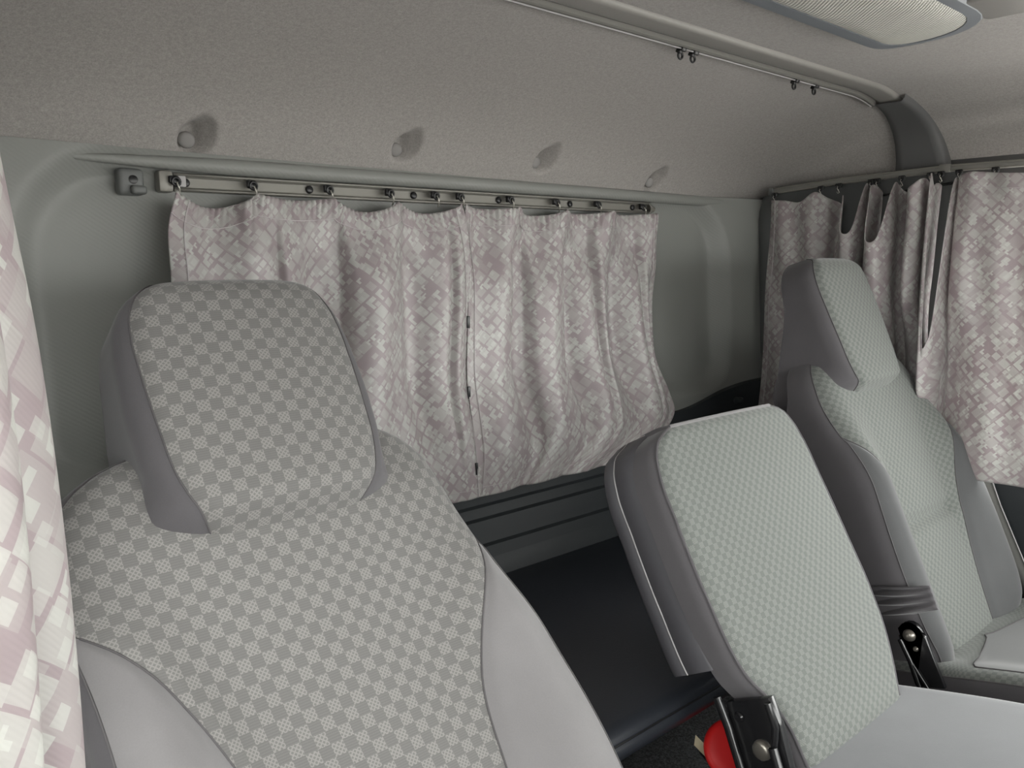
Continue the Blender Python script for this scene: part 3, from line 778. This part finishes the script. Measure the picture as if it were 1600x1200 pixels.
rootA, PA = rear_curtain('rear_curtain', 'left rear curtain, mauve mosaic cloth, partly hidden behind the driver seat', xlA, xrA, HL[:4]+[.868], [.022, .006, .020, .018], 'cloth',
    [(.22, .10, .016, .06, 0, 2), (.42, .05, -.020, .05, .12, 2), (.60, .09, .020, -.03, .05, 2), (.76, .045, -.018, .06, .08, 2), (.90, .06, .014, .02, 0, 2), (.05, .06, .012, 0, 0, 2)], 3, [(.30, .010, .02), (.52, .014, .0), (.93, .012, -.03)])
xlB = curve([(-.46, .842), (-.42, .846), (-.2, .866), (0, .884), (.105, .884)]); xrB = curve([(-.46, 1.22), (-.42, 1.27), (-.405, 1.31), (-.375, 1.39), (-.345, 1.432), (-.30, 1.44), (-.23, 1.43), (-.12, 1.415), (0, 1.412), (.105, 1.410)])
rootB, PB = rear_curtain('rear_curtain', 'right rear curtain, mauve mosaic cloth, hanging clear beside the middle seat', xlB, xrB, [.888]+HR[1:], [.006, .014, .007, .005], 'cloth_b',
    [(.10, .08, .014, .02, .1, 2), (.24, .035, -.014, .02, .04, 2), (.36, .07, .014, 0, .1, 2), (.50, .03, -.016, .02, .06, 2), (.60, .06, .013, .03, .1, 2), (.74, .035, -.012, .05, .1, 2), (.86, .06, .014, 0, .1, 2), (.97, .03, -.012, 0, .2, 2)], 8, [(.29, .013, .0), (.63, .016, .01), (.90, .011, .0)])
# dark velcro tabs in the gap between the two curtains
for j in (60, 96, 134):
    p = PB[1, j]
    box('velcro_tab', (p[0]-.002, p[1]+.001, p[2]), (.006, .004, .022), 'black', rootB, .001)

# ================================================================== SIDE RAIL AND SIDE CURTAIN
srail = thing('curtain_rail', 'slim curved curtain rail along the right side above the bunched curtain', 'curtain rail', (1.81, .8, .18))
sy = np.linspace(1.10, -.2, 50); sz = np.interp(sy, [-.2, .55, .69, .9, 1.09, 1.1], [.178, .188, .189, .181, .168, .167])
P = np.array([[(1.83, y, z-.006), (1.808, y, z-.007), (1.805, y, z-.004), (1.805, y, z+.004), (1.808, y, z+.007), (1.83, y, z+.006)] for y, z in zip(sy, sz)])
grid('channel', P, None, 'alu_dk', srail)
bm = bmesh.new(); add_tube(bm, [(1.806, y, z+.0055) for y, z in zip(sy, sz)], .0018, 6); add_tube(bm, [(1.806, y, z-.0055) for y, z in zip(sy, sz)], .0018, 6)
bm_obj('lip', bm, 'alu', srail)
box('end_cap', (1.812, 1.103, .166), (.022, .014, .018), 'mould', srail, .003)
box('joint_clip', (1.808, .70, .189), (.014, .022, .017), 'alu_dk', srail, .002)

# plan of the side curtain: control points (Y, distance into the cab, drop of the top edge)
ctl = [(1.092, .010, .0), (1.05, .022, .006), (1.01, .018, .014), (.970, .026, -.004), (.945, .012, .012), (.930, -.018, .025), (.912, .006, .040), (.893, .046, .020), (.880, .070, .095), (.862, .062, .095),
       (.852, .040, .012), (.846, -.015, .012), (.840, -.018, .014), (.832, .045, .010), (.815, .082, .12), (.800, .076, .12), (.786, .045, .014), (.780, -.012, .015), (.772, -.02, .02), (.755, .030, .020), (.735, .068, .012),
       (.722, .060, .000), (.716, .010, .01), (.708, -.012, .012), (.703, .030, .012), (.695, .074, .10), (.685, .084, .33), (.676, .074, .33), (.670, .030, .02), (.667, -.01, .008), (.660, .020, -.006), (.640, .030, -.010), (.61, .020, -.008), (.575, .024, -.004), (.54, .014, -.002), (.50, .020, 0), (.455, .012, 0)]
ctl = np.array(ctl)
cum = np.concatenate([[0], np.cumsum(np.hypot(np.diff(ctl[:, 0]), np.diff(ctl[:, 1])))])
fy, fd, fz = (curve(list(zip(cum, ctl[:, k]))) for k in range(3))
nu, nv = 520, 130
s = np.linspace(0, cum[-1], nu); t = np.linspace(0, 1, nv)
Tg = np.repeat(t[None], nu, 0); Sg = np.repeat(s[:, None], nv, 1)
y0, d0, z0 = fy(s), fd(s), fz(s)
zt = np.interp(y0, [.455, .55, .69, .9, 1.09], [.188, .188, .189, .181, .168]) - .024 - np.clip(z0, -.012, .4)
zb = -.449
Zg = zt[:, None] + (zb-zt)[:, None]*Tg
# lower down the folds open out and drift
spread = ss(Tg/.9)
hug = (ss((y0-.60)/.06)*ss((.97-y0)/.06))[:, None]*ss((Tg-.35)/.3)
dd = d0[:, None]*(1 - .30*spread) + .012*spread
yy = y0[:, None] + .03*spread*np.sin(s*9)[:, None]*.4 - .028*spread*ss((.70-y0)/.04)[:, None]*0
dd = dd + .006*np.sin(2*PI*(Sg/.21 + Tg*.9)) * spread + .003*np.sin(2*PI*(Sg/.07 - Tg*2.2))*(1-spread*.5)
dd = dd + .01*np.exp(-((Tg-.9)/.12)**2)
dd = dd*(1-.62*hug) - .030*hug
Xg = 1.80 - dd; Yg = yy
sc = thing('side_curtain', 'mauve mosaic curtain bunched in deep folds on the right side behind the passenger seat', 'curtain', (1.79, .78, .16))
o = grid('cloth', np.stack([Xg, Yg, Zg], -1), uvm(Sg*1.0, Zg), 'cloth', sc); thick(o, .0018)
P = np.stack([Xg-.002, Yg, Zg], -1)
tube('hem_stitch', P[7, ::2].tolist(), .0007, 'thread', sc, 5)
tube('hem_stitch', P[380::2, 6].tolist(), .0007, 'thread', sc, 5)
lbl = ['at the rear end', 'second from the rear corner', 'above the first open fold', 'between the two open fold mouths', 'behind the third fold', 'in front of the third fold', 'beside the joint clip', 'above the long open fold', 'above the flat part', 'nearest the front']
for (y, dz), l in zip([(1.088, 0), (.968, 0), (.925, 0), (.850, 0), (.836, 0), (.783, 0), (.724, 0), (.703, 0), (.668, 0), (.600, 0)], lbl):
    z = float(np.interp(y, [.455, .55, .69, .9, 1.09], [.188, .188, .189, .181, .168]))
    runner((1.801, y, z-.010), (-1, 0, 0), 'black runner with wire hook on the side rail, ' + l, 'runners on the side rail', True, .85, (0, -1, 0))
# thin dark wire that sags below the side rail
tag(tube('side_cable', [(1.86, y, z) for y, z in [(1.0, .125), (.93, .14), (.85, .146), (.78, .155), (.70, .163), (.62, .150), (.55, .150)]], .003, 'black'), 'thin dark cable running under the side curtain rail', 'cable')

# ================================================================== LEFT CURTAIN (driver door)
ctl = np.array([(.020, .40), (.045, .445), (.074, .470), (.078, .490), (.062, .505), (.066, .520), (.094, .528), (.112, .545), (.117, .566), (.108, .585), (.085, .592), (.05, .585), (.02, .60)])
cum = np.concatenate([[0], np.cumsum(np.hypot(*np.diff(ctl, axis=0).T))])
fx, fyy = curve(list(zip(cum, ctl[:, 0]))), curve(list(zip(cum, ctl[:, 1])))
nu, nv = 220, 150
s = np.linspace(0, cum[-1], nu); z = np.linspace(.17, -.60, nv)
Sg = np.repeat(s[:, None], nv, 1); Zg = np.repeat(z[None], nu, 0)
k = (0.17-Zg)/.77
Xg = fx(s)[:, None] + .004*np.sin(2*PI*(Sg/.12+k*1.3))
Yg = fyy(s)[:, None] - .05 + .005*np.sin(2*PI*(k*1.7+Sg*3))
Xg = Xg*curve([(-.60, .80), (-.32, .795), (-.2, .785), (-.117, .768), (-.04, .738), (.044, .68), (.17, .61)])(Zg)
lc = thing('door_curtain', 'bright mauve mosaic curtain gathered at the left edge beside the driver seat', 'curtain', (.07, .55, -.6))
o = grid('cloth', np.stack([Xg, Yg, Zg], -1), uvm(Sg*.68, Zg*.68), 'cloth_b', lc); thick(o, .0018)
tag(tube('curtain_rail', [(.05, y, .185) for y in np.linspace(.30, .80, 6)], .006, 'alu_dk'), 'short side curtain rail above the driver door curtain', 'curtain rail')

# ================================================================== ROOF TRACK AND ITS RUNNERS
track = thing('curtain_rail', 'long thin curtain track under the roof crossbeam', 'curtain rail', (.9, .81, .33))
def bz(x): return float(np.interp(x, bxs, bzs))
tx = np.concatenate([np.linspace(.30, 1.5, 40), np.linspace(1.5, 1.70, 16)[1:]])
P = np.array([[(x, .806, bz(x)+.012), (x, .806, bz(x)-.004), (x, .8095, bz(x)-.006), (x, .813, bz(x)-.003), (x, .8145, bz(x)+.000), (x, .8175, bz(x)-.003), (x, .821, bz(x)-.006), (x, .824, bz(x)-.003), (x, .824, bz(x)+.014)] for x in tx])
grid('channel', P, None, 'alu_dk', track, smooth=False)
bm = bmesh.new(); add_tube(bm, [(x, .8145, bz(x)-.0065) for x in tx], .0013, 6)
bm_obj('lip', bm, 'pipe_lt', track)
for x, l in ((1.060, 'left one of the left pair'), (1.092, 'right one of the left pair'), (1.400, 'left one of the right pair'), (1.472, 'right one of the right pair')):
    runner((x, .816, bz(x)-.006), (0, .5, -1), 'black runner hanging from the roof track, ' + l, 'runners on the roof track', False, .95)

# ================================================================== HEADLINER CLIPS
for (dx, dy, dz), l in zip(DIMPLES, ('leftmost of the row, above the left curtain end', 'second from the left', 'third from the left', 'rightmost, nearest the corner pillar')):
    tag(lathe('headliner_clip', [(0, .0015), (.006, .0012), (.0095, .0003), (.0112, -.0015), (.0115, -.006)], (dx-.003, dy+.009, dz-.001), (-.25, -.92, -.30), 'headplastic'),
        'round grey clip cap in the headliner, ' + l, 'clip', 'clip caps along the headliner')

# ================================================================== ROOF LAMP
lamp = thing('roof_lamp', 'long roof lamp with ribbed pale lens and blue-grey frame', 'lamp', (1.0, .55, .335))
def rrect(x0, x1, y0, y1, r, rn, n=8):
    pts = []
    for cx, cy, a0, r in ((x1-r, y1-r, 0, r), (x0+r, y1-r, PI/2, r), (x0+rn, y0+rn, PI, rn), (x1-rn, y0+rn, 1.5*PI, rn)):
        for a in np.linspace(a0, a0+PI/2, n): pts.append((cx+r*math.cos(a), cy+r*math.sin(a)))
    return pts
def lamp_loop(g, z): return [(x, y - .07*ss((x-1.10)/.28)*(y > .5)*0, z) for x, y in rrect(.60-g, 1.28+g, .435-g, .605+g, .03+g, .11)]
def closed(l): return l + l[:1]
inner = rrect(.615, 1.268, .447, .583, .03, .10)
P = np.array([closed(lamp_loop(.006, .345)), closed(lamp_loop(.006, .324)), closed(lamp_loop(.003, .320)), closed(lamp_loop(-.004, .319)), closed([(x, y, .3185) for x, y in inner]), closed([(x, y, .323) for x, y in inner])])
grid('frame', P, None, 'lampframe', lamp).data.set_sharp_from_angle(angle=math.radians(35))
cxl, cyl = .94, .515
P = np.array([closed([(cxl+(x-cxl)*k*.998, cyl+(y-cyl)*k*.998, .3195-.008*(1-k**4)) for x, y in inner]) for k in (1, .98, .95, .9, .8, .6, .4, .2, .01)])
grid('lens', P, None, 'lens', lamp)
bm = bmesh.new(); add_box(bm, (1.185, .405, .331), (.11, .08, .020), .009, None, 4)
tag(bm_obj('roof_housing', bm, 'beam'), 'smooth pale plastic housing on the roof beside the lamp', 'housing')

# ================================================================== SMALL THINGS BELOW
cap = thing('red_cap', 'round red plastic cap below the bench beside the black hinge bracket', 'cap', (.95, .60, -.765))
nrm = Vector((-.45, -.62, .62)).normalized()
lathe('disc', [(0, .006), (.024, .0057), (.035, .0045), (.040, .002), (.0425, -.002), (.043, -.008), (.041, -.013), (.037, -.014), (0, -.014)], (.940, .590, -.706), tuple(nrm), 'red', cap, 40)
lathe('underside', [(0, -.014), (.030, -.014), (.031, -.03), (0, -.03)], (.940, .590, -.706), tuple(nrm), 'black', cap, 32)
card = thing('card_box', 'torn cream card box with dark inside under the red cap', 'box', (.92, .52, -.765))
prism('flap', [(.912, .640, -.712), (.926, .648, -.705), (.940, .568, -.752), (.926, .552, -.762)], (.002, -.002, -.003), 'cream', card)
prism('dark_lining', [(.914, .634, -.720), (.918, .628, -.729), (.930, .552, -.763), (.924, .552, -.760)], (.012, .004, -.001), 'black', card)
box('carton', (1.0, .555, -.755), (.05, .06, .022), 'cream', card, .003, Matrix.Rotation(.4, 3, 'Z'))
# seat belt hanging at the right door pillar
belt = thing('seat_belt', 'dark seat belt hanging between the passenger seat and the right door', 'seat belt', (1.84, .50, -.6))
bp = [(1.866, .60, -.46), (1.866, .575, -.52), (1.864, .545, -.58), (1.862, .515, -.64), (1.86, .48, -.70)]
P = np.array([[(x, y+.02, z), (x-.002, y, z), (x, y-.022, z)] for x, y, z in bp]); thick(grid('webbing', P, None, 'belt', belt), .0015)
tube('edge_stitch', [(x-.003, y-.022, z) for x, y, z in bp], .0015, 'pipe_lt', belt, 6)
box('anchor', (1.862, .47, -.72), (.02, .05, .04), 'black', belt, .004)
tag(lathe('coat_peg', [(0, .022), (.007, .021), (.010, .015), (.009, 0)], (1.69, WY(-.35)-.066, -.345), (-.3, -1, .1), 'trim'), 'small dark knob on the lower trim near the corner pillar', 'knob')

# ------------------------------------------------------------------ sub-parts hang on the part they belong to
SUB = {'headrest_side': 'headrest', 'headrest_top': 'headrest', 'headrest_back': 'headrest', 'bolt': 'hinge_bracket', 'rivet': 'hinge_bracket',
       'bracket_rib': 'hinge_bracket', 'lever': 'hinge_bracket', 'hem_stitch': 'cloth', 'velcro_tab': 'cloth', 'rim_piping': 'back_shell', 'shell_back': 'back_shell',
       'cushion_border': 'seat_cushion', 'cushion_side': 'seat_cushion', 'edge_stitch': 'webbing', 'screw': 'channel', 'lip': 'channel', 'hook_lip': 'plate', 'screw_hole': 'plate'}
for root in [o for o in list(C.objects) if o.type == 'EMPTY']:
    kids = [o for o in C.objects if o.parent == root]
    for k in kids:
        want = SUB.get(k.name.split('.')[0])
        if not want: continue
        p = next((q for q in kids if q.name.split('.')[0] == want), None)
        if p is not None:
            k.parent = p; k.matrix_parent_inverse = Matrix()
